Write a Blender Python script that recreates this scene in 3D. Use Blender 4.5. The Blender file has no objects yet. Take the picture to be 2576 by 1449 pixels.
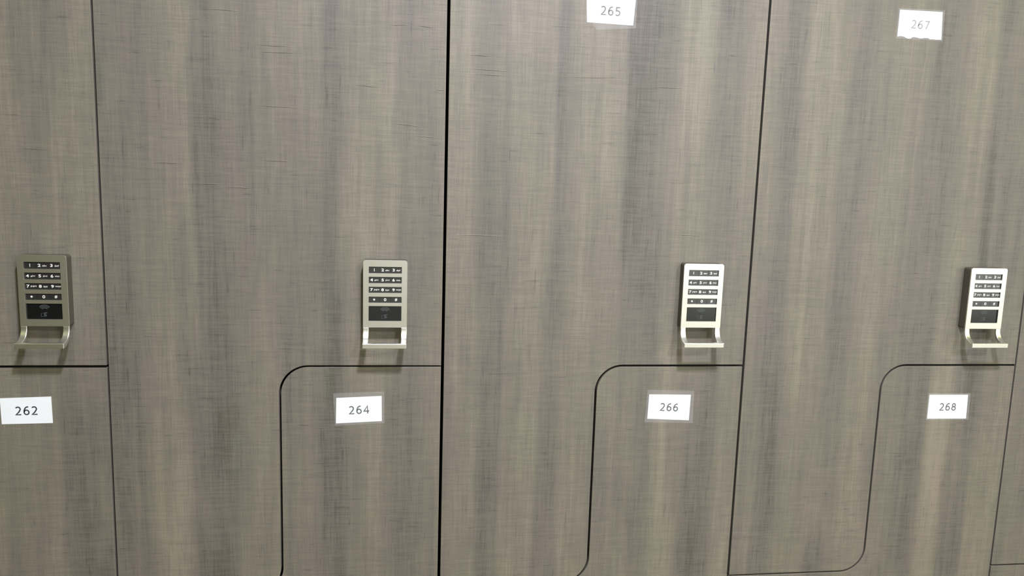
import bpy, bmesh, math, random
from mathutils import Vector, Matrix

sc = bpy.context.scene
C = sc.collection
random.seed(7)

# ------------------------------------------------------------------ units
PITCH = 0.381          # width of one locker column
HALF = 0.1905          # width of the narrow foot of an upper door
RAD = 0.033            # radius of the rounded door corners
ZH = 1.160             # height of the step between an upper and a lower door
ZL = ZH - 0.2846       # height of the lower step
ZTOP, ZBOT = 1.93, 0.10
DOOR_T = 0.019

# ------------------------------------------------------------------ camera
cam_d = bpy.data.cameras.new('camera')
cam = bpy.data.objects.new('camera', cam_d)
C.objects.link(cam)
FPX = 1942.21
yaw, pitch, roll = 0.131808, 0.141620, 0.0302603
cyw, syw, cp, sp = math.cos(yaw), math.sin(yaw), math.cos(pitch), math.sin(pitch)
fwd = Vector((syw * cp, cyw * cp, -sp))
rgt = Vector((cyw, -syw, 0))
up = rgt.cross(fwd)
r2 = rgt * math.cos(roll) + up * math.sin(roll)
u2 = -rgt * math.sin(roll) + up * math.cos(roll)
M = Matrix((r2, u2, -fwd)).transposed().to_4x4()
M.translation = Vector((0.341863, -0.910601, ZH + 0.227125))
cam.matrix_world = M
cam_d.sensor_width = 36.0
cam_d.lens = FPX / 2576 * 36.0
cam_d.clip_start = 0.02
sc.camera = cam

# ------------------------------------------------------------------ world and exposure
world = bpy.data.worlds.new('world')
sc.world = world
world.use_nodes = True
world.node_tree.nodes['Background'].inputs[0].default_value = (0.8, 0.85, 1.0, 1)
world.node_tree.nodes['Background'].inputs[1].default_value = 0.05
sc.view_settings.view_transform = 'Standard'
sc.view_settings.look = 'None'
sc.view_settings.gamma = 1
sc.view_settings.exposure = 0.39
sc.view_settings.use_curve_mapping = False

# ------------------------------------------------------------------ lights
CEIL = 2.44
def area(name, loc, size, power, col, rot=(0, 0, 0), shape='DISK', size_y=None):
    d = bpy.data.lights.new(name, 'AREA')
    d.shape = shape
    d.size = size
    if size_y:
        d.size_y = size_y
    d.energy = power
    d.color = col
    o = bpy.data.objects.new(name, d)
    o.location = loc
    o.rotation_euler = rot
    C.objects.link(o)
    return o

# downlight read from the lock shadows, then added fill lamps: x, y, power, colour
DOWN = [(0.55, -1.02, 28.0, (0.985, 1.0, 1.12)),
        (2.75, -1.25, 14.0, (0.95, 1.0, 0.42)),  # added lamp, tints the right edge olive
        (1.45, -2.20, 30.0, (1.0, 1.0, 0.98)),  # added fill, evens out the doors and softens the lock shadows
        (-1.65, -1.25, 8.0, (0.88, 1.0, 0.30))]  # added lamp, tints the left edge olive
for x, y, p, col in DOWN:
    area('key_and_fill_lamp', (x, y, CEIL - 0.030), 0.15, p, col)
# fill lamp at the added, unseen window opposite the lockers
area('window_fill', (3.05, -2.97, 1.45), 2.5, 9.0, (1.0, 0.99, 0.88), (math.radians(90), 0, 0), 'RECTANGLE', 1.35)


# ------------------------------------------------------------------ helpers
def link(name, bm, mats, parent=None, loc=(0, 0, 0), smooth=False):
    me = bpy.data.meshes.new(name)
    bmesh.ops.recalc_face_normals(bm, faces=bm.faces)
    bm.to_mesh(me)
    bm.free()
    for m in (mats if isinstance(mats, (list, tuple)) else [mats]):
        me.materials.append(m)
    if smooth:
        for p in me.polygons:
            p.use_smooth = True
    o = bpy.data.objects.new(name, me)
    C.objects.link(o)
    o.location = loc
    if parent:
        o.parent = parent
    return o


def tag(o, label=None, cat=None, group=None, kind=None):
    if label:
        o['label'] = label
    if cat:
        o['category'] = cat
    if group:
        o['group'] = group
    if kind:
        o['kind'] = kind
    return o


def empty(name, loc, label, cat, group=None):
    o = bpy.data.objects.new(name, None)
    o.empty_display_size = 0.05
    o.location = loc
    C.objects.link(o)
    return tag(o, label, cat, group)


def box(bm, x0, x1, y0, y1, z0, z1, mat=0):
    v = [bm.verts.new((x, y, z)) for x in (x0, x1) for y in (y0, y1) for z in (z0, z1)]
    out = []
    for idx in ((0, 1, 3, 2), (4, 6, 7, 5), (0, 4, 5, 1), (2, 3, 7, 6), (0, 2, 6, 4), (1, 5, 7, 3)):
        f = bm.faces.new([v[i] for i in idx])
        f.material_index = mat
        out.append(f)
    return v, out


def prism(bm, pts, y0, y1, mat=0):
    """outline pts [(x, z)] made solid between y0 and y1"""
    a = [bm.verts.new((x, y0, z)) for x, z in pts]
    b = [bm.verts.new((x, y1, z)) for x, z in pts]
    n = len(pts)
    fs = [bm.faces.new(a), bm.faces.new(b[::-1])]
    for i in range(n):
        j = (i + 1) % n
        fs.append(bm.faces.new((a[j], a[i], b[i], b[j])))
    for f in fs:
        f.material_index = mat
    return a, b, fs


def bevel_mod(o, w, seg=2, ang=35):
    m = o.modifiers.new('bevel', 'BEVEL')
    m.width = w
    m.segments = seg
    m.limit_method = 'ANGLE'
    m.angle_limit = math.radians(ang)
    m.harden_normals = False
    return m


def text_geo(txt, height, width=None, bold=0.0, spacing=1.0, xscale=1.0):
    """flat glyph outlines as (verts, faces) centred on the origin in x/z; height of the digits given"""
    cu = bpy.data.curves.new('glyphs', 'FONT')
    cu.body = txt
    cu.size = 1.0
    cu.offset = bold
    cu.space_character = spacing
    cu.resolution_u = 5
    ob = bpy.data.objects.new('glyphs', cu)
    C.objects.link(ob)
    dg = bpy.context.evaluated_depsgraph_get()
    me = bpy.data.meshes.new_from_object(ob.evaluated_get(dg))
    vs = [Vector((v.co.x, 0, v.co.y)) for v in me.vertices]
    fs = [tuple(p.vertices) for p in me.polygons]
    bpy.data.objects.remove(ob)
    bpy.data.curves.remove(cu)
    bpy.data.meshes.remove(me)
    x0, x1 = min(v.x for v in vs), max(v.x for v in vs)
    z0, z1 = min(v.z for v in vs), max(v.z for v in vs)
    sz = height / (z1 - z0)
    sx = width / (x1 - x0) if width else sz * xscale
    return [Vector(((v.x - (x0 + x1) / 2) * sx, 0, (v.z - (z0 + z1) / 2) * sz)) for v in vs], fs


def put_text(bm, geo, x, y, z, ang=0.0, mat=1):
    vs, fs = geo
    ca, sa = math.cos(ang), math.sin(ang)
    nv = [bm.verts.new((x + v.x * ca - v.z * sa, y, z + v.x * sa + v.z * ca)) for v in vs]
    for f in fs:
        try:
            ff = bm.faces.new([nv[i] for i in f])
            ff.material_index = mat
        except ValueError:
            pass


def ell(cx, cy, rx, ry, a0, a1, n=20):
    return [(cx + rx * math.cos(math.radians(a0 + (a1 - a0) * k / n)), cy + ry * math.sin(math.radians(a0 + (a1 - a0) * k / n))) for k in range(n + 1)]


DIGITS = {  # pen strokes of humanist sans figures, unit height
    '2': [ell(.29, .70, .245, .245, 150, -28) + [(.46, .50), (.33, .31), (.07, .055), (.62, .055)]],
    '4': [[(.48, 0), (.48, .93), (.05, .30), (.66, .30)]],
    '5': [[(.55, .945), (.14, .945), (.125, .56), (.16, .57)] + ell(.27, .32, .28, .262, 112, -138)],
    '6': [[(.55, .935), (.45, .95), (.33, .915), (.21, .81), (.12, .63), (.085, .45), (.08, .32)], ell(.33, .315, .25, .26, 0, 360, 30)],
    '7': [[(.05, .945), (.60, .945), (.23, 0)]],
    '8': [ell(.33, .735, .205, .205, 0, 360, 28), ell(.33, .29, .255, .235, 0, 360, 28)]}


def pen_number(bm, txt, x, y, z, h, adv, w, ang=0.0, mat=1):
    """number written with a pen of width w (fraction of the height h), centred on x/z"""
    ca, sa = math.cos(ang), math.sin(ang)
    total = adv * (len(txt) - 1) + .66
    def quad(pts):
        f = bm.faces.new([bm.verts.new((x + (px * ca - pz * sa) * h, y, z + (px * sa + pz * ca) * h)) for px, pz in pts])
        f.material_index = mat
    for i, ch in enumerate(txt):
        for st in DIGITS[ch]:
            closed = abs(st[0][0] - st[-1][0]) + abs(st[0][1] - st[-1][1]) < .001
            P = [Vector((a - total / 2 + i * adv, b - .5)) for a, b in st]
            n = len(P)
            off = []
            for k in range(n):
                a = P[k - 1] if k else (P[-2] if closed else None)
                b = P[k + 1] if k < n - 1 else (P[1] if closed else None)
                d1 = (P[k] - a).normalized() if a is not None else None
                d2 = (b - P[k]).normalized() if b is not None else None
                d1, d2 = d1 or d2, d2 or d1
                t = (d1 + d2)
                t = t.normalized() if t.length > .2 else d1
                nn = Vector((-t.y, t.x))
                c = max(nn.dot(Vector((-d1.y, d1.x))), .55)
                off.append(nn * (w / 2 / c))
            for k in range(n - 1):
                quad([P[k] + off[k], P[k + 1] + off[k + 1], P[k + 1] - off[k + 1], P[k] - off[k]])


# ------------------------------------------------------------------ materials
def new_mat(name):
    m = bpy.data.materials.new(name)
    m.use_nodes = True
    nt = m.node_tree
    return m, nt, nt.nodes['Principled BSDF']


def simple(name, col, rough=0.5, metal=0.0, noise=0.0, nscale=40, spec=0.5, bump=0.0):
    m, nt, p = new_mat(name)
    p.inputs['Base Color'].default_value = (*col, 1)
    p.inputs['Roughness'].default_value = rough
    p.inputs['Metallic'].default_value = metal
    p.inputs['Specular IOR Level'].default_value = spec
    n = nt.nodes.new('ShaderNodeTexNoise')
    tc = nt.nodes.new('ShaderNodeTexCoord')
    nt.links.new(tc.outputs['Object'], n.inputs['Vector'])
    n.inputs['Scale'].default_value = nscale
    n.inputs['Detail'].default_value = 4
    if noise:
        r = nt.nodes.new('ShaderNodeMapRange')
        r.inputs['To Min'].default_value = 1 - noise
        r.inputs['To Max'].default_value = 1 + noise
        nt.links.new(n.outputs['Fac'], r.inputs['Value'])
        mx = nt.nodes.new('ShaderNodeVectorMath')
        mx.operation = 'SCALE'
        mx.inputs[0].default_value = col
        nt.links.new(r.outputs[0], mx.inputs['Scale'])
        nt.links.new(mx.outputs[0], p.inputs['Base Color'])
    if bump:
        b = nt.nodes.new('ShaderNodeBump')
        b.inputs['Strength'].default_value = bump
        b.inputs['Distance'].default_value = 0.002
        nt.links.new(n.outputs['Fac'], b.inputs['Height'])
        nt.links.new(b.outputs[0], p.inputs['Normal'])
    return m


# tone of the vertical bands of the laminate across the row of doors (metres from first gap, 0 dark .. 1 light)
BANDS_UP = [(-.45, .5), (-.30, .75), (-.22, .3), (-.15, .6), (-.097, .70), (-.074, .35), (-.049, .42), (-.022, .70), (-.003, .62), (.003, .32), (.023, .25),
            (.050, .48), (.058, .70), (.098, .75), (.1005, .20), (.124, .30), (.135, .55), (.166, .45), (.175, .62), (.236, .62),
            (.240, .18), (.260, .22), (.270, .70), (.325, .75), (.335, .45), (.352, .42), (.376, .60), (.384, .78), (.412, .70),
            (.420, .35), (.448, .42), (.456, .78), (.503, .82), (.506, .25), (.520, .32),
            (.530, .72), (.592, .75), (.597, .22), (.625, .30), (.655, .48), (.663, .75), (.695, .72), (.705, .38), (.733, .35),
            (.745, .62), (.762, .68), (.781, .62), (.788, .28), (.806, .30), (.815, .66), (.860, .66), (.868, .35), (.898, .38),
            (.91, .55), (.955, .52), (.990, .48), (.996, .25), (.022 + 1, .28), (1.028, .70), (1.062, .72), (1.070, .32), (1.115, .35),
            (1.14, .45), (1.2, .3), (1.26, .7), (1.32, .4), (1.4, .6), (1.55, .5)]
BANDS_LO = [(-.45, .5), (-.30, .7), (-.2, .35), (-.121, .5), (-.087, .50), (-.07, .68), (-.055, .62), (-.047, .30), (-.012, .28), (0, .5), (.007, .30), (.036, .28),
            (.044, .68), (.082, .72), (.092, .25), (.118, .15), (.140, .25), (.147, .62), (.182, .62), (.192, .45), (.236, .48),
            (.242, .22), (.266, .25), (.273, .62), (.318, .65), (.326, .30), (.352, .32), (.360, .55), (.378, .6), (.386, .58),
            (.418, .55), (.424, .28), (.449, .30), (.457, .70), (.497, .72), (.501, .28), (.524, .30), (.532, .62), (.56, .60),
            (.572, .50), (.61, .55), (.648, .48), (.652, .72), (.680, .72), (.687, .45), (.710, .25), (.733, .28), (.738, .66),
            (.757, .66), (.768, .52), (.786, .50), (.790, .25), (.812, .28), (.820, .68), (.866, .66), (.872, .38), (.892, .38),
            (.90, .58), (.950, .55), (.957, .48), (.982, .50), (.988, .28), (1.018, .30), (1.023, .82), (1.055, .78), (1.060, .25),
            (1.092, .28), (1.098, .72), (1.131, .72), (1.14, .4), (1.2, .5), (1.3, .3), (1.55, .6)]
X0B, X1B = -.45, 1.55


def laminate(name):
    m, nt, p = new_mat(name)
    N, L = nt.nodes.new, nt.links.new

    def math_(op, a, b=None, clamp=False):
        n = N('ShaderNodeMath')
        n.operation = op
        n.use_clamp = clamp
        for i, s in enumerate((a, b)):
            if s is None:
                continue
            if isinstance(s, (int, float)):
                n.inputs[i].default_value = s
            else:
                L(s, n.inputs[i])
        return n.outputs[0]

    geo = N('ShaderNodeNewGeometry')
    pos = geo.outputs['Position']
    sep = N('ShaderNodeSeparateXYZ')
    L(pos, sep.inputs[0])

    def noise(sx, sz, scale=1.0, detail=2.0, rough=0.5, off=0.0, dist=0.0):
        mp = N('ShaderNodeMapping')
        mp.inputs['Scale'].default_value = (sx, 1.0, sz)
        mp.inputs['Location'].default_value = (off, off * .37, off * 1.7)
        L(pos, mp.inputs['Vector'])
        n = N('ShaderNodeTexNoise')
        n.inputs['Scale'].default_value = scale
        n.inputs['Detail'].default_value = detail
        n.inputs['Roughness'].default_value = rough
        n.inputs['Distortion'].default_value = dist
        L(mp.outputs[0], n.inputs['Vector'])
        return n.outputs['Fac']

    def curve(tbl, xin):
        parts = []
        for k in range(0, len(tbl) - 1, 30):
            seg = tbl[k:k + 31]
            r = N('ShaderNodeValToRGB')
            els = r.color_ramp.elements
            a0 = (seg[0][0] - X0B) / (X1B - X0B)
            els[0].position = a0
            els[0].color = (seg[0][1],) * 3 + (1,)
            els[1].position = (seg[-1][0] - X0B) / (X1B - X0B)
            els[1].color = (seg[-1][1],) * 3 + (1,)
            for x, v in seg[1:-1]:
                e = els.new((x - X0B) / (X1B - X0B))
                e.color = (v, v, v, 1)
            L(xin, r.inputs['Fac'])
            parts.append((a0, r.outputs['Color']))
        out = parts[0][1]
        for a0, c in parts[1:]:
            mx = N('ShaderNodeMix')
            L(math_('GREATER_THAN', xin, a0), mx.inputs['Factor'])
            cv = N('ShaderNodeRGBToBW'); L(c, cv.inputs[0])
            if isinstance(out, bpy.types.NodeSocketColor):
                ov = N('ShaderNodeRGBToBW'); L(out, ov.inputs[0]); out = ov.outputs[0]
            L(out, mx.inputs['A'])
            L(cv.outputs[0], mx.inputs['B'])
            out = mx.outputs['Result']
        return out

    # wander of the bands: slow along the height
    w1 = math_('MULTIPLY', math_('SUBTRACT', noise(5, 3.0, 1, 3, .55, 3.1), .5), .017)
    w2 = math_('MULTIPLY', math_('SUBTRACT', noise(60, 9, 1, 2, .5, 7.7), .5), .008)
    xw = math_('ADD', sep.outputs['X'], math_('ADD', w1, w2))
    xn = math_('DIVIDE', math_('SUBTRACT', xw, X0B), X1B - X0B)
    bu, bl = curve(BANDS_UP, xn), curve(BANDS_LO, xn)
    mz = N('ShaderNodeMapRange')
    mz.interpolation_type = 'SMOOTHSTEP'
    mz.inputs['From Min'].default_value = ZH - .13
    mz.inputs['From Max'].default_value = ZH + .24
    zz = math_('ADD', sep.outputs['Z'], math_('MULTIPLY', math_('SUBTRACT', noise(14, 4, 1, 2, .5, 2.3), .5), .25))
    L(zz, mz.inputs['Value'])
    mb = N('ShaderNodeMix')
    L(mz.outputs[0], mb.inputs['Factor'])
    L(bl, mb.inputs['A'])
    L(bu, mb.inputs['B'])
    band = mb.outputs['Result']

    def cen(s, k):
        return math_('MULTIPLY', math_('SUBTRACT', s, .5), k)
    streak = cen(noise(110, 3.5, 1, 3, .6, 1.3), .68)
    fine_v = cen(noise(820, 26, 1, 2, .6, 5.9), .62)
    patch = cen(noise(26, 5, 1, 3, .55, 9.4, .6), .75)
    fine_h = cen(noise(34, 620, 1, 2, .6, 4.2), .62)
    grain = cen(noise(1500, 1500, 1, 1, .5, 8.8), .38)
    # short dark threads lying across and along the sheet
    th_h = math_('MULTIPLY', math_('SUBTRACT', noise(40, 560, 1, 2, .6, 12.5), .65, True), 3.4)
    th_v = math_('MULTIPLY', math_('SUBTRACT', noise(560, 38, 1, 1, .4, 15.1), .67, True), 2.0)
    t = math_('ADD', math_('MULTIPLY', band, .82), .10)
    for s in (streak, fine_v, patch, fine_h, grain):
        t = math_('ADD', t, s)
    t = math_('SUBTRACT', t, th_h)
    t = math_('SUBTRACT', t, th_v)
    cr = N('ShaderNodeValToRGB')
    e = cr.color_ramp.elements
    e[0].position, e[0].color = 0.0, (0.090, 0.081, 0.068, 1)
    e[1].position, e[1].color = 1.0, (0.250, 0.220, 0.178, 1)
    q = e.new(.30); q.color = (0.140, 0.127, 0.114, 1)
    q = e.new(.62); q.color = (0.182, 0.162, 0.133, 1)
    L(t, cr.inputs['Fac'])
    # faint green / mauve drift in the printed grain
    hue = N('ShaderNodeValToRGB')
    h = hue.color_ramp.elements
    h[0].position, h[0].color = .32, (1.03, .99, 1.0, 1)
    h[1].position, h[1].color = .68, (.975, 1.015, .955, 1)
    L(noise(20, 6, 1, 3, .6, 21.7), hue.inputs['Fac'])
    mul = N('ShaderNodeMix')
    mul.data_type = 'RGBA'
    mul.blend_type = 'MULTIPLY'
    mul.inputs[0].default_value = 1.0
    L(cr.outputs['Color'], mul.inputs[6])
    L(hue.outputs['Color'], mul.inputs[7])
    L(mul.outputs[2], p.inputs['Base Color'])
    p.inputs['Roughness'].default_value = 0.54
    p.inputs['Specular IOR Level'].default_value = 0.6
    hgt = math_('ADD', math_('ADD', fine_v, fine_h), math_('MULTIPLY', grain, .5))
    b = N('ShaderNodeBump')
    b.inputs['Strength'].default_value = 0.35
    b.inputs['Distance'].default_value = 0.00025
    L(hgt, b.inputs['Height'])
    L(b.outputs[0], p.inputs['Normal'])
    return m


M_WOOD = laminate('woven_grey_brown_laminate')
M_EDGE = simple('door_edge_band', (0.16, 0.145, 0.125), .5, noise=.15, nscale=90)
M_CARC = simple('dark_carcass_board', (0.014, 0.012, 0.010), .7, noise=.2, nscale=30)
M_PAPER = simple('white_paper', (0.87, 0.90, 0.96), .55, noise=.004, nscale=300)
M_INK = simple('dark_grey_ink', (0.035, 0.04, 0.05), .6, noise=.25, nscale=900)
M_INK2 = simple('grey_ink', (0.11, 0.11, 0.115), .6, noise=.25, nscale=900)
M_INK3 = simple('overexposed_ink', (0.28, 0.28, 0.29), .6, noise=.15, nscale=900)  # ink colour lightened to imitate overexposure and blur on the card
M_KEY = simple('black_key_plastic', (0.022, 0.022, 0.023), .22, noise=.2, nscale=400, spec=.9)
M_HOUSE = simple('dark_bronze_housing', (0.085, 0.076, 0.058), .5, noise=.1, nscale=300)
M_LEG = simple('white_key_print', (0.80, 0.80, 0.78), .5, noise=.03, nscale=400)
M_WIN = simple('black_glossy_window', (0.005, 0.006, 0.007), .16, noise=.1, nscale=100, spec=.7)
M_ICON = simple('faint_grey_print', (0.055, 0.062, 0.066), .4, noise=.1, nscale=900)
M_WALL = simple('painted_wall_cream', (0.42, 0.39, 0.28), .7, noise=.03, nscale=5, bump=.05)
M_WALLD = simple('painted_wall_olive', (0.20, 0.185, 0.12), .7, noise=.04, nscale=5, bump=.05)
M_WALLW = simple('painted_wall_white', (0.78, 0.78, 0.74), .7, noise=.02, nscale=5, bump=.05)
M_CEIL = simple('ceiling_paint', (0.50, 0.49, 0.45), .8, noise=.02, nscale=20, bump=.1)
M_FLOOR = simple('brown_carpet', (0.15, 0.115, 0.05), .9, noise=.3, nscale=160, bump=.4)
M_WHITE = simple('white_enamel', (0.8, 0.8, 0.8), .35, noise=.02)


def metal(name):
    m, nt, p = new_mat(name)
    N, L = nt.nodes.new, nt.links.new
    tc = N('ShaderNodeTexCoord')
    mp = N('ShaderNodeMapping')
    mp.inputs['Scale'].default_value = (9000, 9000, 260)
    L(tc.outputs['Object'], mp.inputs['Vector'])
    n = N('ShaderNodeTexNoise')
    n.inputs['Scale'].default_value = 1
    n.inputs['Detail'].default_value = 2
    L(mp.outputs[0], n.inputs['Vector'])
    r = N('ShaderNodeMapRange')
    r.inputs['To Min'].default_value = .30
    r.inputs['To Max'].default_value = .44
    L(n.outputs['Fac'], r.inputs['Value'])
    L(r.outputs[0], p.inputs['Roughness'])
    cr = N('ShaderNodeValToRGB')
    e = cr.color_ramp.elements
    e[0].color = (0.78, 0.765, 0.70, 1)
    e[1].color = (0.90, 0.89, 0.84, 1)
    L(n.outputs['Fac'], cr.inputs['Fac'])
    L(cr.outputs['Color'], p.inputs['Base Color'])
    p.inputs['Metallic'].default_value = 1.0
    b = N('ShaderNodeBump')
    b.inputs['Strength'].default_value = .12
    b.inputs['Distance'].default_value = .0001
    L(n.outputs['Fac'], b.inputs['Height'])
    L(b.outputs[0], p.inputs['Normal'])
    return m


M_METAL = metal('brushed_satin_nickel')


def tape_mat():
    m, nt, p = new_mat('clear_tape')
    N, L = nt.nodes.new, nt.links.new
    p.inputs['Base Color'].default_value = (.85, .86, .88, 1)
    p.inputs['Roughness'].default_value = .22
    tr = N('ShaderNodeBsdfTransparent')
    mx = N('ShaderNodeMixShader')
    n = N('ShaderNodeTexNoise')
    n.inputs['Scale'].default_value = 120
    r = N('ShaderNodeMapRange')
    r.inputs['To Min'].default_value = .03
    r.inputs['To Max'].default_value = .11
    L(n.outputs['Fac'], r.inputs['Value'])
    L(r.outputs[0], mx.inputs['Fac'])
    L(tr.outputs[0], mx.inputs[1])
    L(p.outputs[0], mx.inputs[2])
    L(mx.outputs[0], nt.nodes['Material Output'].inputs['Surface'])
    return m


M_TAPE = tape_mat()


def emit(name, col, s):
    m = bpy.data.materials.new(name)
    m.use_nodes = True
    nt = m.node_tree
    nt.nodes.clear()
    e = nt.nodes.new('ShaderNodeEmission')
    e.inputs[0].default_value = (*col, 1)
    e.inputs[1].default_value = s
    o = nt.nodes.new('ShaderNodeOutputMaterial')
    nt.links.new(e.outputs[0], o.inputs[0])
    return m


# ------------------------------------------------------------------ the room
RX0, RX1, RY0, RY1 = -3.2, 5.2, -3.05, 0.50


def struct(name, x0, x1, y0, y1, z0, z1, m):
    bm = bmesh.new()
    box(bm, x0, x1, y0, y1, z0, z1)
    return tag(link(name, bm, m), kind='structure')


struct('floor', RX0 - .1, RX1 + .1, RY0 - .1, RY1 + .1, -0.1, 0, M_FLOOR)
struct('ceiling', RX0 - .1, RX1 + .1, RY0 - .1, RY1 + .1, CEIL, CEIL + .1, M_CEIL)
struct('wall_back', RX0, RX1, RY1, RY1 + .1, 0, CEIL, M_WALL)
struct('added_dark_panel', RX0, -.55, RY0, RY0 + .02, 0, 2.1, M_WALLD)  # unseen panel added to keep the left lock's reflection dark
struct('wall_left', RX0 - .1, RX0, RY0, RY1, 0, CEIL, M_WALLD)
struct('wall_right', RX1, RX1 + .1, RY0, RY1, 0, CEIL, M_WALL)
# the wall opposite the lockers with an opening for the added window
bm = bmesh.new()
WX0, WX1, WZ0, WZ1 = 1.70, 4.40, 0.70, 2.2
box(bm, RX0, WX0, RY0 - .1, RY0, 0, CEIL)
box(bm, WX1, RX1, RY0 - .1, RY0, 0, CEIL)
box(bm, WX0, WX1, RY0 - .1, RY0, 0, WZ0)
box(bm, WX0, WX1, RY0 - .1, RY0, WZ1, CEIL)
tag(link('wall_front', bm, M_WALLW), kind='structure')
bm = bmesh.new()
for a, b, c, d in ((WX0, WX1, WZ0, WZ0 + .05), (WX0, WX1, WZ1 - .05, WZ1), (WX0, WX0 + .05, WZ0 + .05, WZ1 - .05), (WX1 - .05, WX1, WZ0 + .05, WZ1 - .05),
                   ((WX0 + WX1) / 2 - .025, (WX0 + WX1) / 2 + .025, WZ0 + .05, WZ1 - .05)):
    box(bm, a, b, RY0 - .075, RY0 - .025, c, d)
wf = tag(link('window_added', bm, M_WHITE), kind='structure')  # unseen window added for bright reflections in the right-hand locks
bm = bmesh.new()
box(bm, WX0, WX1, RY0 - .098, RY0 - .09, WZ0, WZ1)
link('glow_pane', bm, emit('added_glow', (.95, 1.0, .96), 1.7), wf)  # added glowing sheet that the right-hand locks mirror
# plinth under the lockers
struct('trim_1', -PITCH * 1, PITCH * 4, .04, RY1, 0, ZBOT, M_CARC)

for i, (x, y, p, col) in enumerate(DOWN):  # only the first follows from the shadows, the others are added fill
    where = ['above the numbered lockers', 'added as olive-tinted fill to the right near the lockers', 'added as fill near the middle of the opposite wall', 'added as olive-tinted fill to the left of the lockers'][i]
    t = empty('ceiling_light_or_fill', (x, y, CEIL), 'round recessed white ceiling light ' + where, 'ceiling light', 'recessed ceiling lights')
    bm = bmesh.new()
    n = 48
    rings = []
    for r, z in ((.105, 0), (.105, -.006), (.088, -.012), (.080, -.004), (.080, 0)):
        rings.append([bm.verts.new((r * math.cos(2 * math.pi * k / n), r * math.sin(2 * math.pi * k / n), z)) for k in range(n)])
    for a, b in zip(rings, rings[1:]):
        for k in range(n):
            bm.faces.new((a[k], a[(k + 1) % n], b[(k + 1) % n], b[k]))
    link('trim_ring', bm, M_WHITE, t, smooth=True)
    bm = bmesh.new()
    bmesh.ops.create_circle(bm, cap_ends=True, radius=.08, segments=n, matrix=Matrix.Translation((0, 0, -.003)))
    link('diffuser', bm, emit('lit_diffuser', col, 6.0 if p > 20 else 2.5), t)


# ------------------------------------------------------------------ locker doors
def arc(cx, cz, r, a0, a1, n=18):
    return [(cx + r * math.cos(math.radians(a0 + (a1 - a0) * k / n)), cz + r * math.sin(math.radians(a0 + (a1 - a0) * k / n))) for k in range(n + 1)]


def upper_outline(xl, xr, gl, gr, gh, gv, gb, zt=ZTOP, extra=0.0):
    """xl/xr column lines; gl, gr half gaps left and right; gh, gv, gb half gaps at the step, the inner side and the lower step"""
    e = xl + HALF
    x0, x1 = xl + gl + extra, xr - gr - extra
    gh, gv, gb = gh + extra, gv + extra, gb + extra
    pts = [(x0, zt), (x0, ZL + gb)]
    # convex corner at the foot (bottom right)
    ci = (e - RAD, ZL + RAD)
    r = RAD - (gv + gb) / 2
    pts += arc(ci[0], ci[1], r, -90, 0)
    pts[2] = (ci[0], ZL + gb)
    # concave corner under the step
    co = (e + RAD, ZH - RAD)
    r = RAD + (gv + gh) / 2
    pts += arc(co[0], co[1], r, 180, 90)
    pts += [(x1, ZH + gh), (x1, zt)]
    return pts


def lower_outline(xl, xr, gl, gr, gh, gv, gb, zb=ZBOT, extra=0.0):
    e = xl + HALF
    x0, x1 = xl + gl + extra, xr - gr - extra
    gh, gv, gb = gh + extra, gv + extra, gb + extra
    pts = [(x1, zb), (x1, ZH - gh)]
    co = (e + RAD, ZH - RAD)
    pts += arc(co[0], co[1], RAD - (gv + gh) / 2, 90, 180)
    ci = (e - RAD, ZL + RAD)
    pts += arc(ci[0], ci[1], RAD + (gv + gb) / 2, 0, -90)
    pts += [(x0, ZL - gb), (x0, zb)]
    return pts


def make_door(outline, origin, root, slubs=()):
    ox, oz = origin
    bm = bmesh.new()
    pts = [(x - ox, z - oz) for x, z in outline]
    a, b, fs = prism(bm, pts, 0, DOOR_T)
    for f in fs[2:]:
        f.material_index = 1
    # raised slub threads of the woven face
    for (xa, za, xb, zb, h) in slubs:
        n = 8
        rows = []
        for k in range(n + 1):
            u = k / n
            w = h * math.sin(math.pi * min(max(u, .04), .96)) ** .5
            x, z = xa + (xb - xa) * u - ox, za + (zb - za) * u - oz + .0002 * math.sin(u * 7 + xa * 90)
            rows.append([bm.verts.new((x, .0001, z + w)), bm.verts.new((x, -w * .9, z - w * .15)), bm.verts.new((x, .0001, z - w))])
        for p_, q_ in zip(rows, rows[1:]):
            for i in range(2):
                bm.faces.new((p_[i], q_[i], q_[i + 1], p_[i + 1]))
    o = link('door', bm, [M_WOOD, M_EDGE], root)
    bevel_mod(o, .0005, 2, 40)
    return o


def make_carcass(outline, outline_in, origin, root):
    """open-fronted box of dark board behind the door"""
    ox, oz = origin
    bm = bmesh.new()
    y0, y1 = DOOR_T + .001, .46
    n = len(outline)
    of = [bm.verts.new((x - ox, y0, z - oz)) for x, z in outline]
    ob = [bm.verts.new((x - ox, y1, z - oz)) for x, z in outline]
    inf = [bm.verts.new((x - ox, y0, z - oz)) for x, z in outline_in]
    inb = [bm.verts.new((x - ox, y1 - .006, z - oz)) for x, z in outline_in]
    for i in range(n):
        j = (i + 1) % n
        bm.faces.new((of[i], of[j], ob[j], ob[i]))
        bm.faces.new((inf[j], inf[i], inb[i], inb[j]))
        bm.faces.new((of[j], of[i], inf[i], inf[j]))
    bm.faces.new(ob)
    bm.faces.new(inb)
    return link('carcass', bm, M_CARC, root)


# half gaps (metres): left line, right line, step, inner side, lower step - one set per column
G = [.00110, .00175, .00140, .00105, .0012]        # on column lines 0,1,2,3,4


def gline(k):
    return G[k] if 0 <= k < len(G) else .0015


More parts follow.
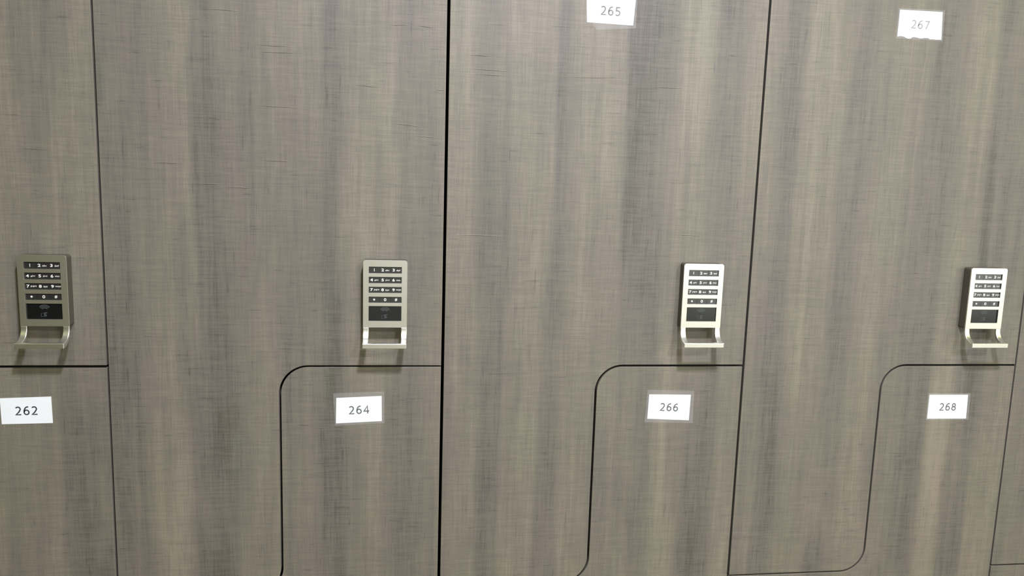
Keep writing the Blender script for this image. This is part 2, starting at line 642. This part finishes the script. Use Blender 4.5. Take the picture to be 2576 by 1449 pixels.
COLS = {  # column index: (step, inner side, lower step) half gaps
    -1: (.0016, .0014, .0012), 0: (.0009, .0014, .0012), 1: (.0013, .0014, .0012), 2: (.0012, .0013, .0010), 3: (.0012, .0013, .0011)}
NUMS = {-1: (261, 262), 0: (263, 264), 1: (265, 266), 2: (267, 268), 3: (269, 270)}

SLUBS = [(-.0837, .2428, -.0475, .2427), (.1679, .3646, .2105, .3634), (.1699, .3566, .2139, .3571), (.3128, .3931, .3371, .3935), (.346, .3936, .3674, .3926),
         (.318, .2852, .3542, .2817), (.1689, .2986, .2173, .2976), (.0529, .2323, .0908, .2322), (.1723, .2388, .2071, .2377),
         (.3672, .3246, .3785, .3242), (.1204, .3994, .1516, .3987), (.1307, .2074, .1653, .207),
         (.4053, .3494, .4559, .3486), (.41, .3434, .4491, .3438), (.5214, .3458, .5881, .347), (.6225, .3381, .6615, .3389),
         (.6625, .1646, .6981, .1633), (.3908, .159, .4498, .1583), (.405, .365, .43, .3645), (.10, .2105, .13, .2098), (.275, .3255, .307, .3245),
         (.345, .2715, .372, .2705)]

LABELS = {
    261: 'tall grey-brown woodgrain locker left of the first long gap, keypad lock in dull brassy tone',
    262: 'lower woodgrain locker with number card 262, under the leftmost keypad lock',
    263: 'upper woodgrain locker whose keypad lock hangs right above the 264 card, no card in view',
    264: 'lower locker with rounded top corner and white card 264',
    265: 'upper grey woodgrain locker with card 265 at its top, bright silver keypad lock',
    266: 'lower locker with rounded top corner and card 266 in clear tape',
    267: 'upper locker with faint ragged-edged card 267, foot ending in a rounded lower corner',
    268: 'lower locker with rounded top corner and card 268, lightest stripe below its card',
    269: 'upper woodgrain locker cut off by the right edge, only a narrow strip showing',
    270: 'lower locker peeping in at the bottom right corner under a dark gap'}

roots = {}
for c, (nu, nl) in NUMS.items():
    xl, xr = c * PITCH, (c + 1) * PITCH
    gl, gr = gline(c), gline(c + 1)
    gh, gv, gb = COLS[c]
    for num, fn, kw in ((nu, upper_outline, {}), (nl, lower_outline, {})):
        base = (xl + HALF, ZL if num == nu else ZBOT)
        r = empty('locker', (base[0], 0, base[1]), LABELS[num], 'locker', 'upper lockers' if num == nu else 'lower lockers')
        roots[num] = (r, base)
        out = fn(xl, xr, gl, gr, gh, gv, gb)
        sl = [(a, b + ZH, c2, d + ZH, .0007) for a, b, c2, d in SLUBS if num == nu and xl < a < xr]
        make_door(out, base, r, sl)
        make_carcass(fn(xl, xr, gl, gr, gh, gv, gb, extra=.0025), fn(xl, xr, gl, gr, gh, gv, gb, extra=.0085), base, r)


# ------------------------------------------------------------------ keypad locks
LW = .0505        # width of the lock
PD = .014         # distance of its face from the door
PT = .0018        # thickness of the face sheet
LIP = .0058       # thickness at the end of the pull
# z measured downwards from the top of the lock
ROWS = [(.0077, .0153), (.0195, .0269), (.0311, .0382), (.0427, .0498)]
WIN = (.0537, .0713)
HX0, HX1 = .0064, .0441
ARC_Z, ARC_R = .0803, .0149
OPEN_Z = .0790


def profile(s):
    """face line of the sheet: s runs down from the top; returns (depth towards viewer, drop, normal depth, normal drop)"""
    if s <= ARC_Z:
        return PD, s, 1.0, 0.0
    a = min((s - ARC_Z) / ARC_R, math.pi / 2)
    over = (s - ARC_Z) - a * ARC_R if a >= math.pi / 2 else 0
    # the sheet turns outwards, away from the door
    return (PD + ARC_R * (1 - math.cos(a)) + over, ARC_Z + ARC_R * math.sin(a), math.cos(a), -math.sin(a))


def sheet(bm, xs, ss, solid, r_corner=.003):
    """solid sheet made of cells of the grid xs x ss where solid(i, j)"""
    def vx(x, s):
        if s < r_corner and (x <= 0 or x >= LW):
            d = r_corner - math.sqrt(max(r_corner ** 2 - (r_corner - s) ** 2, 0))
            return d if x <= 0 else LW - d
        return x
    fr, bk = {}, {}

    def V(store, i, j, back):
        if (i, j) not in store:
            d, z, nd, nz = profile(ss[j])
            t = (PT + (LIP - PT) * min(max((ss[j] - ARC_Z) / (ARC_R * 1.57), 0), 1)) if back else 0
            # back of the sheet lies opposite to its face normal
            store[(i, j)] = bm.verts.new((vx(xs[i], ss[j]), -(d - nd * t), -(z - nz * t)))
        return store[(i, j)]
    ni, nj = len(xs) - 1, len(ss) - 1
    S = {(i, j) for i in range(ni) for j in range(nj) if solid(i, j)}
    for i, j in S:
        q = [(i, j), (i + 1, j), (i + 1, j + 1), (i, j + 1)]
        f = [V(fr, a, b, False) for a, b in q]
        g = [V(bk, a, b, True) for a, b in q]
        bm.faces.new(f)
        bm.faces.new(g[::-1])
        for (a, b), nb in ((((0), 1), (i, j - 1)), ((1, 2), (i + 1, j)), ((2, 3), (i, j + 1)), ((3, 0), (i - 1, j))):
            if nb not in S:
                bm.faces.new((f[b], f[a], g[a], g[b]))


def lock_mesh():
    bm = bmesh.new()
    xs = [0, .003, HX0, HX1, LW - .003, LW]
    rc = .003
    cs = [rc * (1 - math.cos(math.radians(a))) for a in (0, 15, 30, 45, 60, 75, 90)]
    ss = sorted(set([round(v, 6) for v in cs] + [v for r in ROWS for v in r] + list(WIN) + [OPEN_Z]))
    holes = ROWS + [WIN]

    def solid(i, j):
        if i == 2:
            mid = (ss[j] + ss[j + 1]) / 2
            return not any(a < mid < b for a, b in holes)
        return True
    sheet(bm, xs, ss, solid)
    bmesh.ops.recalc_face_normals(bm, faces=bm.faces)
    return bm


def housing_mesh():
    """dark box between the face sheet and the door"""
    bm = bmesh.new()
    pts = []
    for (cx, cz, a0, a1) in ((LW - .003, -.003, 90, 0), (LW - .002, -OPEN_Z + .002, 0, -90), (.002, -OPEN_Z + .002, -90, -180), (.003, -.003, 180, 90)):
        r = .003 if cz > -.01 else .002
        pts += arc(cx, cz, r - .0002, a0, a1, 5)
    prism(bm, pts, 0, -(PD - PT - .0003))
    return bm


def handle_mesh():
    bm = bmesh.new()
    aw0, aw1 = .0066, LW - .0066
    xs = [0, aw0, aw1, LW]
    end = ARC_Z + ARC_R * math.pi / 2 + .0010
    ss = [OPEN_Z] + [ARC_Z + ARC_R * math.pi / 2 * k / 14 for k in range(15)] + [end]
    cut = ARC_Z + ARC_R * math.radians(79)

    def solid(i, j):
        return not (i == 1 and (ss[j] + ss[j + 1]) / 2 < cut)
    sheet(bm, xs, ss, solid, 0)
    return bm


LEG = [('1', ''), ('2', 'abc'), ('3', 'def'), ('4', 'ghi'), ('5', 'jkl'), ('6', 'mno'), ('7', 'pqrs'), ('8', 'tuv'), ('9', 'wxyz'), ('*', ''), ('0', ''), ('#', '')]
KEYW = (HX1 - HX0) / 3


def key_mesh(k):
    bm = bmesh.new()
    row, colm = divmod(k, 3)
    h = ROWS[row][1] - ROWS[row][0]
    w = KEYW - .0003
    v, fs = box(bm, -w / 2, w / 2, -.0008, .0018, -h / 2 + .0001, h / 2 - .0001)
    d, sub = LEG[k]
    y = -.00085
    if sub:
        put_text(bm, text_geo(d, .0033, bold=.03, xscale=1.35), -.0030, y, 0)
        put_text(bm, text_geo(sub, .0019 if any(ch in 'bdfghjklpqty' for ch in sub) else .0014, width=.0015 * len(sub), bold=.012), .0024 if len(sub) < 4 else .0028, y, -.0003)
    elif d == '*':
        pts = [((.0017 if k % 2 == 0 else .0007) * math.sin(math.pi * k / 6), (.0017 if k % 2 == 0 else .0007) * math.cos(math.pi * k / 6)) for k in range(12)]
        f = bm.faces.new([bm.verts.new((x, y, z)) for x, z in pts])
        f.material_index = 1
    else:
        put_text(bm, text_geo(d, .0034, bold=.02, xscale=1.3 if d == '0' else 1.0), 0, y, 0)
    return bm


def window_mesh():
    bm = bmesh.new()
    w, h = HX1 - HX0, WIN[1] - WIN[0]
    box(bm, -w / 2 + .0001, w / 2 - .0001, -.0003, .0012, -h / 2 + .0001, h / 2 - .0001)
    y = -.00036

    def band(cx, cz, r0, r1, a0, a1, n=14):
        A = [bm.verts.new((cx + r0 * math.cos(math.radians(a0 + (a1 - a0) * k / n)), y, cz + r0 * math.sin(math.radians(a0 + (a1 - a0) * k / n)))) for k in range(n + 1)]
        B = [bm.verts.new((cx + r1 * math.cos(math.radians(a0 + (a1 - a0) * k / n)), y, cz + r1 * math.sin(math.radians(a0 + (a1 - a0) * k / n)))) for k in range(n + 1)]
        for k in range(n):
            f = bm.faces.new((A[k], A[k + 1], B[k + 1], B[k]))
            f.material_index = 1

    def bar(x0, x1, z0, z1):
        f = bm.faces.new([bm.verts.new((x, y, z)) for x, z in ((x0, z0), (x1, z0), (x1, z1), (x0, z1))])
        f.material_index = 1
    for r in (.0024, .0040, .0056):
        band(0, .0010, r, r + .0010, 32, 148)
    # card outline with a hand holding a tag
    bar(-.0040, -.0035, -.0062, -.0020)
    bar(-.0035, -.0012, -.0024, -.0020)
    bar(-.0035, -.0012, -.0062, -.0058)
    bar(-.0008, .0006, -.0060, -.0014)
    bar(.0006, .0026, -.0024, -.0012)
    bar(.0008, .0020, -.0056, -.0034)
    return bm


def proto_lock():
    t = {}
    t['body'] = link('keypad_lock', lock_mesh(), M_METAL)
    bevel_mod(t['body'], .0006, 3, 50)
    t['handle'] = link('pull_handle', handle_mesh(), M_METAL)
    bevel_mod(t['handle'], .0006, 2, 50)
    t['house'] = link('housing', housing_mesh(), M_HOUSE)
    t['house']['label'] = 'dark side of the lock housing'
    t['keys'] = []
    for k in range(12):
        row, colm = divmod(k, 3)
        o = link('key', key_mesh(k), [M_KEY, M_LEG])
        z = -(ROWS[row][0] + ROWS[row][1]) / 2
        o.location = (HX0 + KEYW * (colm + .5), -(PD - .0021), z)
        o['label'] = 'dark key printed ' + (LEG[k][0] + ' ' + LEG[k][1]).strip().replace('*', 'star').replace('#', 'hash')
        t['keys'].append(o)
    t['win'] = link('reader_window', window_mesh(), [M_WIN, M_ICON])
    t['win'].location = ((HX0 + HX1) / 2, -(PD - .0018), -(WIN[0] + WIN[1]) / 2)
    t['win']['label'] = 'glossy black card reader window with faint icon'
    return t


PROTO = proto_lock()
# left edge of each lock on the row of doors, height of its top
LOCKS = {261: (-.0835, .1285), 263: (.2873, .1288), 265: (.6710, .1305), 267: (1.0525, .1308)}
first = True
for num, (lx, lz) in LOCKS.items():
    r, base = roots[num]
    if first:
        b, hd, ks, wn, hs = PROTO['body'], PROTO['handle'], PROTO['keys'], PROTO['win'], PROTO['house']
        first = False
    else:
        b = PROTO['body'].copy(); C.objects.link(b)
        hd = PROTO['handle'].copy(); C.objects.link(hd)
        wn = PROTO['win'].copy(); C.objects.link(wn)
        hs = PROTO['house'].copy(); C.objects.link(hs)
        ks = []
        for k in PROTO['keys']:
            kk = k.copy(); C.objects.link(kk); ks.append(kk)
    b.parent = r
    b.location = (lx - base[0], 0, lz + ZH - base[1])
    b['label'] = 'brushed metal keypad lock with curved pull'
    for o in [hd, wn, hs] + ks:
        o.parent = b

# ------------------------------------------------------------------ number cards
CARDS = {
    262: dict(q=[(-.1163, -.0363), (-.0620, -.0346), (-.0617, -.0658), (-.1160, -.0666)], ink=M_INK, tape=None),
    264: dict(q=[(.2555, -.0386), (.3088, -.0365), (.3092, -.0677), (.2550, -.0700)], ink=M_INK, tape=[(.2520, -.0330), (.3118, -.0308), (.3124, -.0702), (.2540, -.0727)]),
    265: dict(q=[(.5392, .4362), (.5975, .4372), (.5957, .4072), (.5408, .4080)], ink=M_INK2, tape=[(.5385, .4400), (.5995, .4410), (.5990, .4042), (.5520, .4000), (.5470, .4078), (.5395, .4076)]),
    266: dict(q=[(.6404, -.0368), (.6949, -.0376), (.6942, -.0710), (.6396, -.0684)], ink=M_INK, tape=[(.6379, -.0306), (.6988, -.0325), (.6995, -.0747), (.6362, -.0729)]),
    267: dict(q=[(.9282, .4437), (.9845, .4440), (.9866, .4112), (.9280, .4122)], ink=M_INK3, tape=[(.9262, .4455), (.9870, .4460), (.9885, .4095), (.9260, .4100)], rag=True),
    268: dict(q=[(1.0229, -.0399), (1.0786, -.0402), (1.0795, -.0729), (1.0230, -.0725)], ink=M_INK, tape=[(1.0210, -.0375), (1.0822, -.0380), (1.0830, -.0748), (1.0212, -.0745)])}
for num, d in CARDS.items():
    r, base = roots[num]
    q = d['q']
    cx = sum(p[0] for p in q) / 4
    cz = sum(p[1] for p in q) / 4
    pts = [q[0], q[1], q[2], q[3]]
    if d.get('rag'):
        a, b = q[2], q[3]
        rag = []
        prof = [0, .0002, -.0004, -.0003, -.0001, -.0006, .0012, .0014, .0008, -.0002, -.0002, .0006, .0013, .0012, -.0022, -.0026, -.0016, .0006, .0012, .0010, 0]
        for k in range(1, len(prof) - 1):
            u = k / (len(prof) - 1)
            rag.append((a[0] + (b[0] - a[0]) * u, a[1] + (b[1] - a[1]) * u + prof[k] * .6))
        pts = [q[0], q[1], q[2]] + rag + [q[3]]
    bm = bmesh.new()
    prism(bm, [(x - cx, z - cz) for x, z in pts], -.00035, -.00005)
    ang = math.atan2(q[2][1] - q[3][1], q[2][0] - q[3][0])
    pen_number(bm, str(num), 0, -.00040, -.0002, .0100, .86, .145, ang)
    card = link('number_card', bm, [M_PAPER, d['ink']], r, (cx - base[0], 0, cz + ZH - base[1]))
    card['label'] = 'white paper card printed %d' % num
    if d['tape']:
        bm = bmesh.new()
        prism(bm, [(x - cx, z - cz) for x, z in d['tape']], -.00055, -.00044)
        tp = link('clear_tape', bm, M_TAPE, card)
        tp['label'] = 'clear tape over the number card'
